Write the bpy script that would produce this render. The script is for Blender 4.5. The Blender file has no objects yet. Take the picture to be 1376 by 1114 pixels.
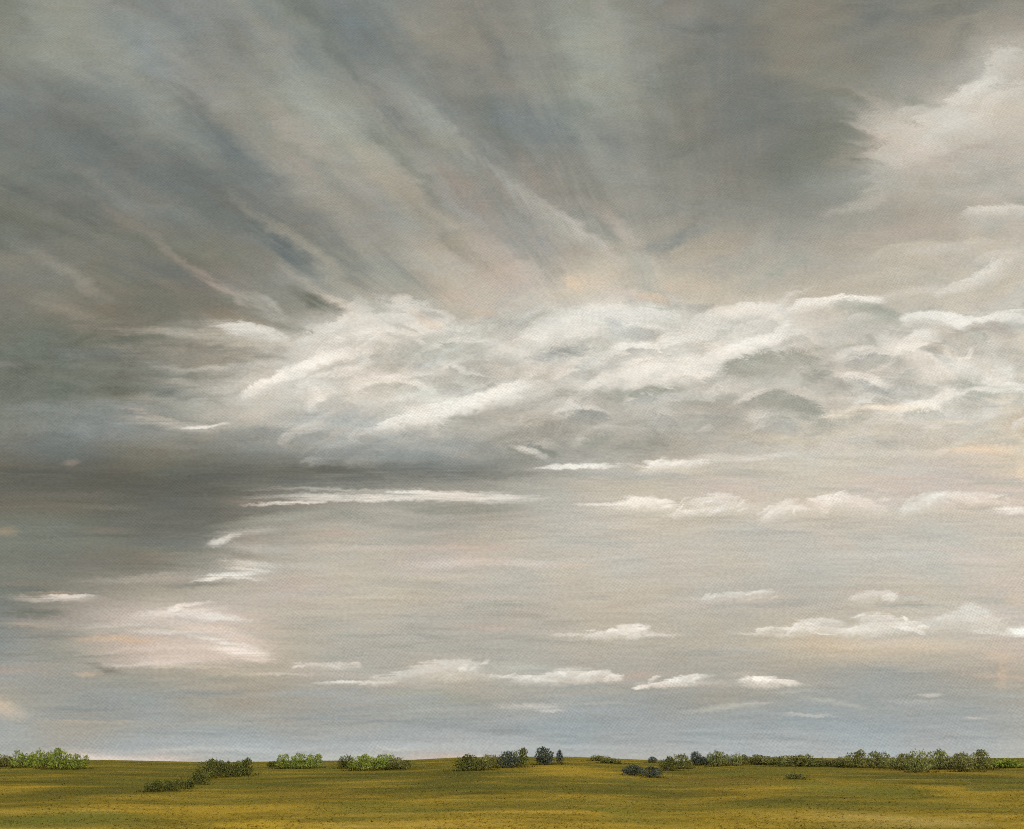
import bpy, bmesh, math, random
import numpy as np
from mathutils import Vector

SC = bpy.context.scene
COL = SC.collection

# ------------------------------------------------------------------ camera
EYE = 1.7
HFOV = math.radians(50.0)
FPX = 688.0 / math.tan(HFOV / 2)            # focal length in photograph pixels
EYE_ROW = 1030.0                            # row of the eye-level line in the photograph
PITCH = math.atan((EYE_ROW - 557.0) / FPX)
cam_d = bpy.data.cameras.new('camera')
cam = bpy.data.objects.new('camera', cam_d)
COL.objects.link(cam)
cam.location = (0, 0, EYE)
cam.rotation_euler = (math.pi / 2 + PITCH, 0, 0)
cam_d.sensor_fit = 'HORIZONTAL'
cam_d.angle = HFOV
cam_d.clip_start = 0.1
cam_d.clip_end = 30000
SC.camera = cam

# ------------------------------------------------------------------ world, sun, exposure
SUN_EL, SUN_AZ = math.radians(48), math.radians(150)     # azimuth from +Y towards +X: behind, to the right
w = bpy.data.worlds.new('World')
SC.world = w
w.use_nodes = True
nt = w.node_tree
nt.nodes.clear()
wo = nt.nodes.new('ShaderNodeOutputWorld')
wb = nt.nodes.new('ShaderNodeBackground')
ws = nt.nodes.new('ShaderNodeTexSky')
ws.sky_type = 'NISHITA'
ws.sun_disc = False
ws.sun_elevation = SUN_EL
ws.sun_rotation = SUN_AZ
wb.inputs['Strength'].default_value = 0.15
nt.links.new(ws.outputs[0], wb.inputs[0])
nt.links.new(wb.outputs[0], wo.inputs[0])
sun_d = bpy.data.lights.new('sun', 'SUN')
sun_d.energy = 1.5
sun_d.angle = math.radians(12)
sun_d.color = (1.0, 0.93, 0.82)
sun = bpy.data.objects.new('sun', sun_d)
COL.objects.link(sun)
sd = Vector((math.cos(SUN_EL) * math.sin(SUN_AZ), math.cos(SUN_EL) * math.cos(SUN_AZ), math.sin(SUN_EL)))
sun.location = sd * 100
sun.rotation_euler = sd.to_track_quat('Z', 'Y').to_euler()
SC.view_settings.view_transform = 'Standard'
SC.view_settings.look = 'None'
SC.view_settings.exposure = 1.0
SKY_GAIN = 2 ** -1.0                        # the deck is set in the tones the exposed picture shows
SC.view_settings.gamma = 1.0
SC.render.engine = 'CYCLES'
SC.cycles.max_bounces = 4
SC.cycles.use_denoising = False
SC.cycles.filter_width = 1.1
SC.cycles.use_adaptive_sampling = True
SC.cycles.adaptive_threshold = 0.03
SC.cycles.adaptive_min_samples = 12

# ------------------------------------------------------------------ helpers
def lin(v):
    v = max(0.0, min(255.0, v)) / 255.0
    return v / 12.92 if v <= 0.04045 else ((v + 0.055) / 1.055) ** 2.4

def rgb(r, g, b):
    return (lin(r), lin(g), lin(b), 1.0)

TINT = {'n': (0, 0, 0), 'g': (-3, 1, -1), 'w': (3, 0, -4), 'p': (6, -1, -2), 'P': (11, -2, -5),
        'o': (9, 0, -11), 'O': (19, -2, -21), 'b': (-5, 0, 5), 'B': (-9, 0, 10), 'c': (1, 0, 0)}

def tone(L, t='n', py=700, px=1200):
    L = L * 1.05 + (2 if py < 330 else 7 if py < 440 else 8)
    s = max(0.0, min(1.0, (L - 125) / 60))
    if py < 330 and px < 1000:               # the greyer upper deck
        s *= 0.35
    d = TINT[t]
    return rgb(L + 4.5 * s + d[0], L + d[1], L - 8 - 3 * s + d[2])

def sky_uv(px, py):
    """The sky's own coordinates of a direction: tangent of azimuth and of elevation along +Y, in units of 1/FPX."""
    a, b = (px - 688.0) / FPX, (557.0 - py) / FPX
    y = math.cos(PITCH) - b * math.sin(PITCH)
    z = math.sin(PITCH) + b * math.cos(PITCH)
    return a / y * FPX, z / y * FPX

class Nodes:
    def __init__(self, mat=None, tree=None):
        self.t = tree or mat.node_tree
        self.t.nodes.clear()
    def new(self, kind, **kw):
        n = self.t.nodes.new('ShaderNode' + kind)
        for k, v in kw.items():
            setattr(n, k, v)
        return n
    def link(self, a, b):
        self.t.links.new(a, b)
    def put(self, sock, v):
        if isinstance(v, bpy.types.NodeSocket):
            self.link(v, sock)
        else:
            sock.default_value = v
    def math(self, op, a, b=None, c=None, clamp=False):
        n = self.new('Math', operation=op, use_clamp=clamp)
        for i, v in enumerate((a, b, c)):
            if v is not None:
                self.put(n.inputs[i], v)
        return n.outputs[0]
    def vmath(self, op, a, b=None, scale=None):
        n = self.new('VectorMath', operation=op)
        self.put(n.inputs[0], a)
        if b is not None:
            self.put(n.inputs[1], b)
        if scale is not None:
            self.put(n.inputs['Scale'], scale)
        return n.outputs['Value'] if op in ('LENGTH', 'DOT_PRODUCT') else n.outputs['Vector']
    def xyz(self, x, y, z=0.0):
        n = self.new('CombineXYZ')
        for i, v in enumerate((x, y, z)):
            self.put(n.inputs[i], v)
        return n.outputs[0]
    def sep(self, v):
        n = self.new('SeparateXYZ')
        self.link(v, n.inputs[0])
        return n.outputs
    def noise(self, vec, scale, detail=3.0, rough=0.5, dist=0.0, color=False, dims='3D'):
        n = self.new('TexNoise', noise_dimensions=dims)
        self.link(vec, n.inputs['Vector'])
        n.inputs['Scale'].default_value = scale
        n.inputs['Detail'].default_value = detail
        n.inputs['Roughness'].default_value = rough
        n.inputs['Distortion'].default_value = dist
        return n.outputs['Color'] if color else n.outputs[0]
    def rng(self, v, a, b, c, d, kind='LINEAR'):
        n = self.new('MapRange', interpolation_type=kind)
        self.put(n.inputs['Value'], v)
        for k, x in zip(('From Min', 'From Max', 'To Min', 'To Max'), (a, b, c, d)):
            self.put(n.inputs[k], x)
        return n.outputs[0]
    def mix(self, f, a, b, blend='MIX'):
        n = self.new('MixRGB', blend_type=blend)
        self.put(n.inputs[0], f)
        self.put(n.inputs[1], a)
        self.put(n.inputs[2], b)
        return n.outputs[0]
    def scaled(self, vec, sx, sy, sz=1.0, rot=0.0, loc=(0, 0, 0)):
        n = self.new('Mapping', vector_type='POINT')
        self.link(vec, n.inputs[0])
        n.inputs['Location'].default_value = loc
        n.inputs['Rotation'].default_value = (0, 0, rot)
        n.inputs['Scale'].default_value = (sx, sy, sz)
        return n.outputs[0]

def material(name):
    m = bpy.data.materials.new(name)
    m.use_nodes = True
    return m, Nodes(m)

def link_mesh(name, verts, faces, mat, parent=None, smooth=False, mats=None):
    me = bpy.data.meshes.new(name)
    me.from_pydata(verts, [], faces)
    me.update()
    if mat:
        me.materials.append(mat)
    if smooth:
        me.polygons.foreach_set('use_smooth', [True] * len(me.polygons))
    o = bpy.data.objects.new(name, me)
    COL.objects.link(o)
    o.parent = parent
    return o

# ------------------------------------------------------------------ sky: storm cloud deck
COLS = [0, 98, 196, 295, 393, 491, 590, 688, 786, 885, 983, 1081, 1180, 1278, 1376]
ROWS = [
 (0,    '124g 136g 130b 132b 124b 124b 130 128 136g 126 120 122w 120 124w 128w'),
 (70,   '128g 138g 138b 132b 124b 122b 126 128 146g 132 118 122w 122 136 160c'),
 (130,  '122b 118b 132b 136 142g 138 126b 124 146g 128 116 120 142 162c 178c'),
 (190,  '116b 110b 116b 122b 144 142g 134 124b 126b 124 118 116g 148c 178c 174c'),
 (240,  '114g 110b 112b 114b 136 140 136 132p 138 134 124 122g 154 172c 170c'),
 (290,  '108g 112 114 108b 122 140 142 138p 142 140 136 138 150 156w 166c'),
 (340,  '106g 112 110w 110w 116 140 150w 150p 154w 152w 152w 152 160w 168w 174w'),
 (380,  '110 112w 112w 110p 130 140 156w 164p 176w 172w 164w 160w 168w 174w 178w'),
 (415,  '110 108w 106w 112w 126w 162c 164w 170w 186c 182w 180w 182w 172w 178w 184c'),
 (450,  '104g 102g 110w 146w 166w 184c 184c 180c 192 194 190c 184c 174 184c 180w'),
 (490,  '102g 102g 112 138w 182c 188c 176 174 186b 190 182 166 178 192 180w'),
 (530,  '104g 106g 116w 160 184c 186c 184 178 174 166 168 172 180 184 182w'),
 (570,  '116g 122b 132b 148 158b 168b 172 162 160 164 154 174w 182w 184c 182o'),
 (600,  '108 106b 108w 116 134b 146b 148b 138 146 150w 166 178w 178w 180w 184o'),
 (630,  '92w 90 92w 96 104 110 118b 128 162 168w 176w 180w 178w 176p 182o'),
 (655,  '90 86 86 94 112 126 134 150 168w 172w 176p 180w 180p 178p 182p'),
 (685,  '100w 98w 94 100 122 150 146 152 172 176w 178w 180w 180w 178w 180p'),
 (715,  '112g 108g 102 108 146w 158w 152 164w 172 176w 172 174 176 176 178w'),
 (755,  '110g 108 114w 142w 162w 165w 166p 168w 174w 174 174w 174 176 178 178w'),
 (795,  '110g 122w 142w 156w 165p 168w 165w 166 170w 168w 166 166 170w 172w 174p'),
 (830,  '118b 142p 172p 174p 162w 165w 160 160 164w 166w 164w 168w 168w 174w 178p'),
 (870,  '132b 146w 170P 176p 160w 158 158 158 162w 158w 160w 168o 172o 168w 170p'),
 (905,  '142b 140 144w 150w 152w 155 158w 157 156 152 152 150 150b 150 156w'),
 (940,  '148w 140b 142b 143w 145 148 148g 150 150b 144b 144 148b 146b 146b 152'),
 (975,  '148b 146 146b 148b 148b 149b 147B 148B 148B 148B 150B 150B 150B 151B 154b'),
 (1003, '152b 152b 156B 162B 160B 160B 161B 160B 158B 160B 162B 162B 160B 160B 162b'),
 (1020, '158b 178p 176p 162b 168b 170b 168p 166b 164b 163b 164B 164B 164B 163b 164b'),
]
# x, y, half length, half width, tilt (degrees, clockwise), tone, tint, opacity, core (0 soft .. 0.8 crisp), brush (r rays, h level, f fluffy)
DABS = [
 # dark and light rays, upper left and middle
 (60,190,140,45,52,116,'b',.5,0,'r'), (150,205,150,34,45,112,'b',.45,0,'r'), (220,215,150,42,42,114,'b',.5,0,'r'),
 (70,40,80,28,55,150,'g',.55,0,'r'), (165,90,170,30,50,148,'g',.55,0,'r'), (240,165,110,26,46,142,'g',.4,0,'r'),
 (335,215,200,34,44,112,'B',.6,0,'r'), (385,165,210,26,46,150,'w',.55,0,'r'), (440,150,170,34,48,162,'g',.6,0,'r'),
 (400,240,200,24,42,154,'w',.6,0,'r'), (470,235,150,22,44,162,'c',.45,0,'r'), (400,225,50,16,46,150,'P',.5,0,'r'),
 (555,230,130,13,48,118,'g',.55,0,'r'), (585,165,140,22,48,160,'g',.6,0,'r'), (610,130,120,18,44,122,'n',.5,0,'r'),
 (545,262,150,24,42,164,'o',.45,0,'r'), (505,300,90,26,36,134,'p',.5,0,'r'), (600,310,110,16,44,128,'g',.45,0,'r'),
 (490,45,110,46,35,120,'B',.5,0,'r'), (570,85,100,34,25,118,'b',.45,0,'r'), (640,45,70,26,10,134,'w',.3,0,'r'),
 (615,110,46,16,30,144,'w',.4,0,'r'),
 (720,165,100,34,18,118,'B',.55,0,'r'), (665,250,100,12,48,124,'g',.5,0,'r'), (620,255,70,24,40,132,'P',.45,0,'r'),
 (690,262,130,11,46,166,'n',.6,0,'r'), (745,295,120,13,40,176,'w',.6,0,'r'), (790,318,110,8,40,184,'p',.55,0,'r'),
 (800,75,130,46,68,154,'g',.5,0,'r'), (800,205,70,20,62,150,'g',.5,0,'r'), (870,120,160,50,80,124,'g',.4,0,'r'),
 (835,310,60,14,40,178,'P',.45,0,'r'), (720,345,90,14,38,140,'g',.35,0,'r'), (640,330,120,16,42,160,'w',.45,0,'r'),
 (150,255,130,14,40,136,'n',.3,0,'r'), (245,290,190,16,34,138,'n',.35,0,'r'), (215,330,130,9,36,132,'p',.45,0,'r'),
 (60,350,90,16,38,126,'n',.35,0,'r'), (100,375,80,12,32,140,'w',.5,0,'r'), (85,410,70,14,15,134,'w',.45,0,'r'),
 (300,335,170,20,36,106,'g',.4,0,'r'), (180,385,150,26,36,102,'g',.4,0,'r'), (360,300,110,30,40,110,'b',.5,0,'r'),
 (355,320,90,14,34,118,'b',.4,0,'r'), (388,338,70,16,33,94,'B',.8,.1,'r'), (425,360,60,12,36,102,'b',.7,.1,'r'),
 (440,358,170,12,38,156,'w',.55,0,'r'), (470,392,110,14,34,152,'g',.5,0,'r'), (420,380,90,8,32,166,'w',.6,0,'r'),
 (300,388,80,8,34,146,'P',.5,0,'r'), (350,415,90,12,30,166,'n',.5,0,'r'), (365,412,34,6,34,180,'c',.35,0,'r'),
 (425,405,46,12,30,94,'g',.8,.1,'r'), (460,410,60,9,33,176,'o',.6,0,'r'), (325,432,60,14,14,112,'O',.35,0,'r'),
 (395,440,80,7,14,118,'w',.55,.1,'r'), (480,420,70,8,30,190,'c',.6,.1,'r'),
 # dark deck to the right
 (985,100,80,130,5,114,'b',.5,0,'r'), (1075,60,70,70,0,126,'o',.28,0,'r'), (1120,170,56,90,0,112,'g',.55,0,'f'),
 (1030,170,90,70,0,116,'b',.35,0,'r'), (1260,15,120,16,-10,112,'b',.5,0,'f'),
 (1100,250,110,40,-15,132,'b',.4,0,'f'), (1370,30,40,20,0,134,'P',.4,0,'f'),
 # bright broken cloud, upper right
 (1330,95,100,44,-38,182,'c',.65,0,'f'), (1290,150,130,46,-26,184,'c',.65,0,'f'), (1230,190,75,40,15,176,'c',.65,.05,'f'),
 (1180,160,40,20,40,160,'n',.5,0,'f'), (1300,128,50,12,-34,206,'c',.65,.1,'F'), (1250,170,40,10,-20,200,'c',.4,.1,'f'),
 (1180,178,26,5,25,180,'P',.55,.1,'f'), (1158,200,26,46,-25,116,'g',.35,0,'f'), (1172,217,32,6,6,104,'g',.7,.2,'h'),
 (1220,130,90,14,20,138,'g',.6,0,'f'), (1280,110,34,10,-35,142,'n',.5,0,'f'), (1345,185,60,36,-20,184,'w',.5,0,'f'),
 (1290,240,110,22,-14,158,'n',.55,0,'f'), (1178,250,34,6,-24,190,'c',.4,0,'f'), (1182,262,30,8,-40,184,'c',.4,0,'f'), (1195,165,44,24,20,176,'c',.6,.2,'f'), (1220,205,60,26,-8,184,'c',.65,.2,'f'), (1260,165,90,34,-24,188,'c',.5,.1,'f'), (1215,150,30,8,-18,188,'c',.6,.1,'F'),
 (1150,275,60,10,-18,178,'c',.5,0,'f'), (1185,240,20,6,-10,170,'p',.5,0,'f'), (1340,286,46,8,-4,206,'c',.7,.2,'F'),
 (1330,300,70,16,-8,184,'c',.5,0,'f'), (1250,350,140,22,-8,166,'w',.5,0,'f'), (1330,210,60,20,-14,150,'w',.3,0,'f'),
 (1310,372,60,7,-24,208,'c',.65,.1,'F'), (1260,385,110,9,-10,194,'c',.6,0,'f'), (1200,395,80,8,-6,186,'w',.5,0,'f'),
 # warm glow over the bank
 (700,405,70,18,-8,178,'p',.4,0,'f'), (780,385,80,24,-25,190,'o',.55,0,'f'), (770,380,16,12,0,194,'O',.5,0,'f'),
 (872,402,38,9,12,190,'O',.6,0,'f'), (835,395,50,10,20,186,'P',.5,0,'f'), (930,385,70,16,10,178,'o',.45,0,'f'),
 (570,427,34,9,35,192,'O',.5,0,'f'), (650,415,30,8,0,182,'O',.3,0,'f'), (700,360,90,10,38,172,'w',.5,0,'r'),
 (620,400,60,12,20,178,'P',.35,0,'f'), (560,390,100,18,28,150,'g',.5,0,'r'),
 # the bright bank, from left to right
 (255,452,120,9,5,166,'w',.6,0,'h'), (325,446,60,11,10,190,'c',.7,0,'h'), (340,440,30,5,4,204,'c',.6,.2,'H'),
 (300,473,110,7,5,114,'w',.7,0,'h'), (255,482,130,5,4,122,'w',.5,0,'h'), (300,500,130,8,6,176,'c',.6,0,'h'), (205,468,90,6,4,136,'w',.5,0,'h'),
 (205,527,100,11,2,100,'g',.75,.1,'h'), (330,515,90,8,-10,192,'c',.5,0,'h'), (90,560,130,20,6,126,'b',.5,0,'h'), (180,548,80,8,6,146,'b',.6,0,'h'),
 (505,432,120,24,-12,198,'c',.7,0,'f'), (450,470,110,22,-18,196,'c',.6,0,'f'), (395,500,80,9,-24,214,'c',.8,.1,'F'),
 (420,488,34,5,-12,224,'c',.7,.2,'f'), (430,525,120,22,-14,190,'c',.6,0,'f'), (350,540,90,14,-8,182,'w',.5,0,'f'),
 (560,500,100,22,16,166,'n',.65,0,'f'), (630,462,70,18,-24,166,'g',.55,0,'f'), (590,448,90,10,-12,200,'c',.55,0,'f'),
 (700,455,80,18,18,190,'c',.5,0,'f'), (680,480,90,14,10,168,'n',.5,0,'f'),
 (520,512,90,10,-10,202,'c',.5,0,'f'), (640,535,90,10,-16,216,'c',.8,.1,'F'), (580,555,90,10,-16,214,'c',.75,.1,'F'), (510,545,90,14,4,200,'c',.5,0,'f'),
 (660,560,110,12,-16,158,'n',.6,.1,'f'), (560,580,110,18,-10,164,'b',.5,0,'f'),
 (770,440,70,26,-28,204,'n',.6,0,'F'), (840,430,80,16,-6,204,'n',.6,.1,'F'), (835,446,34,14,6,180,'b',.65,.1,'f'), (790,425,50,6,-18,214,'c',.5,.1,'F'),
 (745,476,36,12,-8,146,'b',.75,.15,'f'), (775,472,20,9,-30,160,'b',.6,.1,'f'), (760,510,70,12,28,196,'c',.45,0,'f'), (730,520,60,20,-30,184,'c',.5,0,'f'),
 (820,490,50,16,0,178,'b',.5,0,'f'), (880,495,90,10,-12,206,'c',.6,.1,'F'), (850,512,60,7,-8,200,'c',.5,0,'f'), (865,524,70,8,-8,146,'g',.7,.1,'f'),
 (900,470,60,14,-6,196,'n',.5,0,'f'), (925,440,70,12,4,190,'c',.5,0,'f'),
 (1010,430,90,20,-10,198,'c',.6,.1,'F'), (1000,415,50,7,-6,212,'c',.6,.2,'F'), (985,478,70,14,-26,208,'c',.8,.2,'F'), (1000,466,50,7,-16,218,'c',.7,.2,'F'),
 (1042,492,70,19,-6,144,'g',.7,.1,'F'), (980,505,80,8,-18,158,'n',.6,0,'f'), (1070,475,40,8,10,168,'n',.6,0,'f'),
 (1130,404,62,8,-8,214,'c',.85,.2,'F'), (1165,417,50,12,16,150,'g',.8,.2,'F'), (1100,425,60,8,8,176,'n',.5,0,'f'), (1090,450,80,14,4,190,'n',.5,0,'f'),
 (1255,428,48,9,-4,216,'c',.75,.2,'F'), (1255,444,50,9,16,166,'w',.7,.1,'F'), (1340,428,44,8,2,212,'c',.7,.2,'F'), (1335,442,36,9,8,164,'p',.6,.1,'F'),
 (1225,485,70,12,38,208,'c',.6,0,'f'), (1270,500,60,12,-8,208,'n',.6,.1,'f'), (1340,485,60,8,6,200,'n',.5,0,'f'), (1270,470,50,6,20,196,'o',.35,0,'f'),
 (1062,545,56,16,12,144,'g',.7,.2,'F'), (1000,550,100,14,-6,150,'n',.7,0,'f'), (1100,560,60,7,10,162,'n',.5,0,'h'), (960,525,110,9,-6,184,'n',.5,0,'f'),
 (900,565,120,14,-10,156,'n',.5,0,'f'), (870,545,80,10,-8,178,'n',.5,0,'f'), (1000,585,60,6,14,150,'g',.55,0,'f'),
 (1190,549,90,5,0,214,'o',.7,0,'h'), (1120,556,60,4,0,204,'o',.5,0,'h'), (1330,606,70,8,1,206,'O',.65,0,'h'), (1270,568,40,4,0,202,'o',.6,0,'h'),
 (1355,537,30,8,-8,206,'o',.6,0,'h'), (1060,590,90,8,6,180,'o',.45,0,'h'), (1300,520,110,6,0,172,'g',.5,0,'h'), (1290,560,110,6,-2,194,'c',.4,0,'h'),
 (1230,575,120,8,2,172,'w',.5,0,'h'), (1370,630,14,16,0,206,'O',.5,0,'h'),
 # grey foot of the bank
 (235,570,90,8,4,178,'n',.6,0,'h'), (268,571,32,3,-2,218,'c',.85,.2,'h'), (215,560,60,4,12,164,'p',.6,0,'h'), (330,565,70,14,-14,172,'w',.5,0,'f'),
 (330,585,60,12,-4,128,'b',.6,0,'f'), (455,572,70,26,-24,164,'b',.6,0,'f'), (430,560,40,7,-30,188,'n',.5,0,'f'), (400,600,110,12,12,136,'n',.5,0,'f'),
 (520,600,120,16,-6,146,'b',.5,0,'f'), (700,590,110,18,-20,138,'n',.6,0,'f'), (690,602,50,9,-8,124,'b',.6,0,'f'), (800,580,90,12,-18,164,'n',.45,0,'f'),
 (830,600,100,16,-4,142,'n',.5,0,'f'), (706,605,24,5,14,198,'c',.75,.2,'f'), (724,611,20,5,28,188,'n',.6,.1,'f'), (780,605,50,8,20,150,'n',.5,0,'f'),
 (230,612,180,7,2,112,'w',.4,0,'h'), (95,624,16,6,0,132,'P',.5,0,'h'), (300,600,130,5,2,134,'b',.45,0,'h'),
 (230,642,330,16,0,82,'n',.55,0,'h'), (430,632,90,8,2,86,'n',.7,0,'h'), (560,636,150,13,0,98,'n',.65,0,'h'), (400,648,120,6,2,100,'b',.5,0,'h'),
 (640,630,90,7,8,116,'n',.5,0,'h'), (560,618,120,6,4,128,'b',.45,0,'h'), (690,640,60,6,6,124,'n',.5,0,'h'),
 # long bright rifts
 (775,628,62,4,-3,222,'c',.9,.2,'h'), (905,624,46,6,-8,224,'c',.9,.2,'H'), (860,626,30,3,6,204,'c',.7,.1,'h'), (960,614,60,6,-4,200,'c',.6,0,'h'), (1020,614,70,5,-5,206,'c',.6,.1,'h'),
 (1080,617,50,5,10,196,'w',.5,0,'h'), (1200,609,90,5,-4,200,'c',.5,0,'h'), (1290,612,60,5,5,192,'p',.45,0,'h'), (900,640,110,10,3,164,'n',.5,0,'h'), (1010,636,70,9,6,160,'g',.5,0,'h'),
 (1260,640,130,5,0,176,'P',.5,0,'h'),
 (470,659,150,3,0,176,'n',.6,.1,'h'), (540,669,210,6,0,210,'c',.85,.1,'h'), (560,663,110,4,-1,216,'c',.8,.2,'h'), (660,668,80,8,4,206,'c',.75,.1,'h'),
 (390,676,80,3,-2,212,'c',.75,.1,'h'), (620,684,110,8,-2,132,'g',.65,0,'h'), (450,694,110,7,-2,132,'g',.5,0,'h'), (545,690,70,5,8,166,'n',.5,0,'h'),
 # row of small crested clouds
 (865,677,46,6,-2,226,'c',.9,.2,'H'), (815,680,44,3,0,212,'c',.8,.1,'h'), (860,673,26,5,-6,222,'c',.7,.2,'H'), (905,693,26,3,2,202,'p',.6,.1,'h'),
 (958,670,34,7,-6,214,'c',.75,.2,'H'), (985,676,32,5,12,206,'c',.6,.1,'h'), (945,685,46,5,-8,214,'c',.75,.1,'H'), (960,698,90,9,0,164,'w',.4,0,'h'),
 (1045,685,30,7,-30,214,'c',.75,.2,'H'), (1070,682,34,5,4,216,'c',.75,.1,'h'), (1120,671,24,7,-10,220,'c',.8,.3,'H'), (1150,676,50,8,10,210,'p',.7,.1,'H'), (1112,680,14,8,-70,214,'c',.7,.2,'h'),
 (1130,702,100,9,2,162,'n',.5,0,'h'), (1245,675,34,8,-24,212,'c',.75,.2,'H'), (1290,667,46,6,-4,216,'c',.75,.2,'H'), (1225,685,24,4,-8,208,'c',.7,.1,'h'),
 (1310,682,50,7,6,166,'n',.6,.1,'h'), (1356,686,30,6,4,222,'c',.8,.2,'h'), (1320,672,40,5,10,204,'p',.6,.1,'H'),
 # torn edge of the dark deck, lower left
 (250,700,130,22,0,96,'n',.6,0,'h'), (120,730,160,12,0,116,'g',.4,0,'h'), (210,762,120,10,3,104,'n',.55,0,'h'), (70,750,100,8,-2,104,'w',.5,0,'h'), (310,742,40,6,8,100,'n',.5,0,'h'),
 (370,698,100,9,-8,164,'g',.5,0,'h'), (335,716,60,7,-6,178,'n',.6,0,'h'), (300,728,26,5,-18,208,'c',.75,.1,'h'), (340,738,60,8,0,172,'n',.6,0,'h'),
 (335,757,52,5,4,198,'c',.7,.1,'h'), (308,772,46,5,-4,224,'c',.9,.2,'h'), (335,764,38,3,4,214,'c',.7,.2,'h'), (330,776,40,3,5,210,'c',.6,.1,'h'), (282,777,24,3,-8,220,'c',.8,.1,'h'), (315,770,70,12,0,186,'b',.45,0,'h'),
 (175,778,90,5,-2,158,'w',.5,0,'h'), (260,785,60,4,0,112,'n',.55,0,'h'), (225,770,60,3,-4,160,'c',.5,0,'h'),
 (75,803,76,6,1,188,'p',.65,0,'h'), (90,800,46,3,-2,206,'p',.75,.1,'h'), (75,795,40,3,0,160,'O',.5,0,'h'), (40,823,52,7,0,104,'g',.75,.1,'h'),
 (40,839,60,4,0,160,'o',.5,0,'h'), (55,853,70,8,-2,118,'b',.6,0,'h'), (240,822,70,7,-4,206,'p',.75,.1,'h'), (240,816,16,4,-20,222,'c',.7,.1,'h'), (285,828,36,8,6,212,'p',.7,.1,'h'),
 (200,835,110,6,-2,178,'p',.5,0,'h'), (300,852,80,10,14,200,'P',.6,0,'h'), (160,858,76,4,1,168,'O',.75,.1,'h'), (320,874,56,7,7,218,'p',.85,.1,'h'), (240,885,110,9,-2,194,'P',.65,0,'h'),
 (260,868,70,4,0,188,'o',.5,0,'h'), (200,872,100,4,-2,190,'p',.4,0,'h'), (138,896,32,5,16,112,'w',.75,.1,'h'), (118,904,22,4,0,182,'O',.45,0,'h'), (4,952,34,16,20,190,'O',.45,0,'f'), (5,715,24,8,0,150,'O',.35,0,'h'),
 (435,893,44,4,2,200,'p',.7,.1,'H'), (330,904,90,5,0,176,'o',.4,0,'h'), (460,918,42,3,-2,212,'c',.75,.1,'h'), (375,905,60,3,1,186,'c',.6,0,'h'), (190,915,70,6,3,132,'g',.4,0,'h'),
 # soft pink bands in the middle
 (480,735,120,7,-1,186,'p',.55,0,'h'), (600,757,80,9,-3,192,'p',.65,0,'h'), (690,757,100,7,3,190,'P',.5,0,'h'), (770,758,50,4,2,182,'P',.5,0,'h'), (600,775,90,6,0,184,'o',.4,0,'h'), (640,745,110,5,-2,178,'p',.4,0,'h'),
 (520,728,100,7,-2,152,'g',.45,0,'h'), (480,803,100,4,-2,182,'o',.5,0,'h'), (660,840,70,6,2,176,'P',.4,0,'h'), (560,785,110,9,2,160,'g',.35,0,'h'), (480,770,90,6,0,180,'w',.4,0,'h'), (560,868,100,7,0,148,'g',.45,0,'h'),
 # small clouds low over the field
 (825,849,42,5,-6,212,'c',.8,.1,'H'), (848,843,24,6,0,220,'c',.8,.2,'H'), (770,852,34,3,0,198,'c',.7,.1,'h'), (885,852,40,4,3,204,'p',.7,0,'h'), (740,838,60,5,0,146,'g',.4,0,'h'),
 (600,896,50,9,2,206,'c',.75,.15,'H'), (555,906,60,7,-10,196,'c',.65,0,'H'), (490,918,54,3,-3,210,'c',.75,.1,'h'), (640,920,110,6,0,146,'n',.35,0,'h'),
 (690,897,60,7,-2,184,'g',.6,0,'h'), (685,909,40,3,3,208,'c',.75,.1,'h'), (745,908,52,6,-6,210,'c',.8,.1,'H'), (735,914,30,3,2,208,'c',.6,.1,'h'), (798,907,28,6,-8,216,'c',.8,.1,'H'), (765,900,36,4,-2,200,'c',.6,.1,'h'),
 (912,913,44,5,-8,220,'c',.85,.15,'H'), (860,922,14,3,-15,222,'c',.8,.2,'h'), (890,918,46,4,-2,204,'p',.6,0,'h'), (1032,915,42,5,3,222,'c',.9,.2,'H'), (1000,907,40,5,0,178,'w',.5,0,'h'), (1052,919,20,3,8,214,'c',.7,.2,'h'),
 (715,949,60,5,-1,200,'c',.7,.05,'h'), (740,955,26,3,0,208,'c',.45,0,'h'), (800,945,70,3,2,176,'g',.5,0,'h'), (580,955,80,4,-3,172,'g',.4,0,'h'), (680,945,200,9,0,138,'b',.3,0,'h'),
 (990,798,52,5,-4,204,'c',.7,.05,'H'), (940,802,50,4,-2,184,'w',.6,0,'h'), (1010,794,30,3,0,212,'c',.6,.1,'h'), (1172,800,34,6,-6,206,'c',.75,.1,'H'), (1230,806,36,4,6,184,'b',.5,0,'h'), (1020,810,130,6,0,146,'b',.5,0,'h'), (1220,814,80,6,3,150,'g',.5,0,'h'),
 (1095,845,60,4,2,216,'c',.8,.1,'H'), (1100,837,36,6,-4,208,'c',.75,.2,'H'), (1030,852,60,3,2,206,'w',.7,0,'h'), (1105,852,20,2,5,224,'c',.8,.1,'h'), (1180,843,60,6,-4,222,'c',.85,.15,'H'), (1180,831,26,7,-4,208,'n',.8,.2,'H'), (1222,847,26,3,16,228,'c',.9,.2,'h'),
 (1280,838,56,9,-3,196,'c',.75,.1,'H'), (1308,826,36,12,8,206,'n',.8,.3,'H'), (1335,838,28,9,22,192,'w',.6,.1,'H'), (1330,849,36,4,4,228,'c',.9,.2,'h'), (1368,847,22,7,-4,236,'n',.95,.2,'h'), (1216,832,10,2,45,226,'c',.8,.2,'h'),
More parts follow.
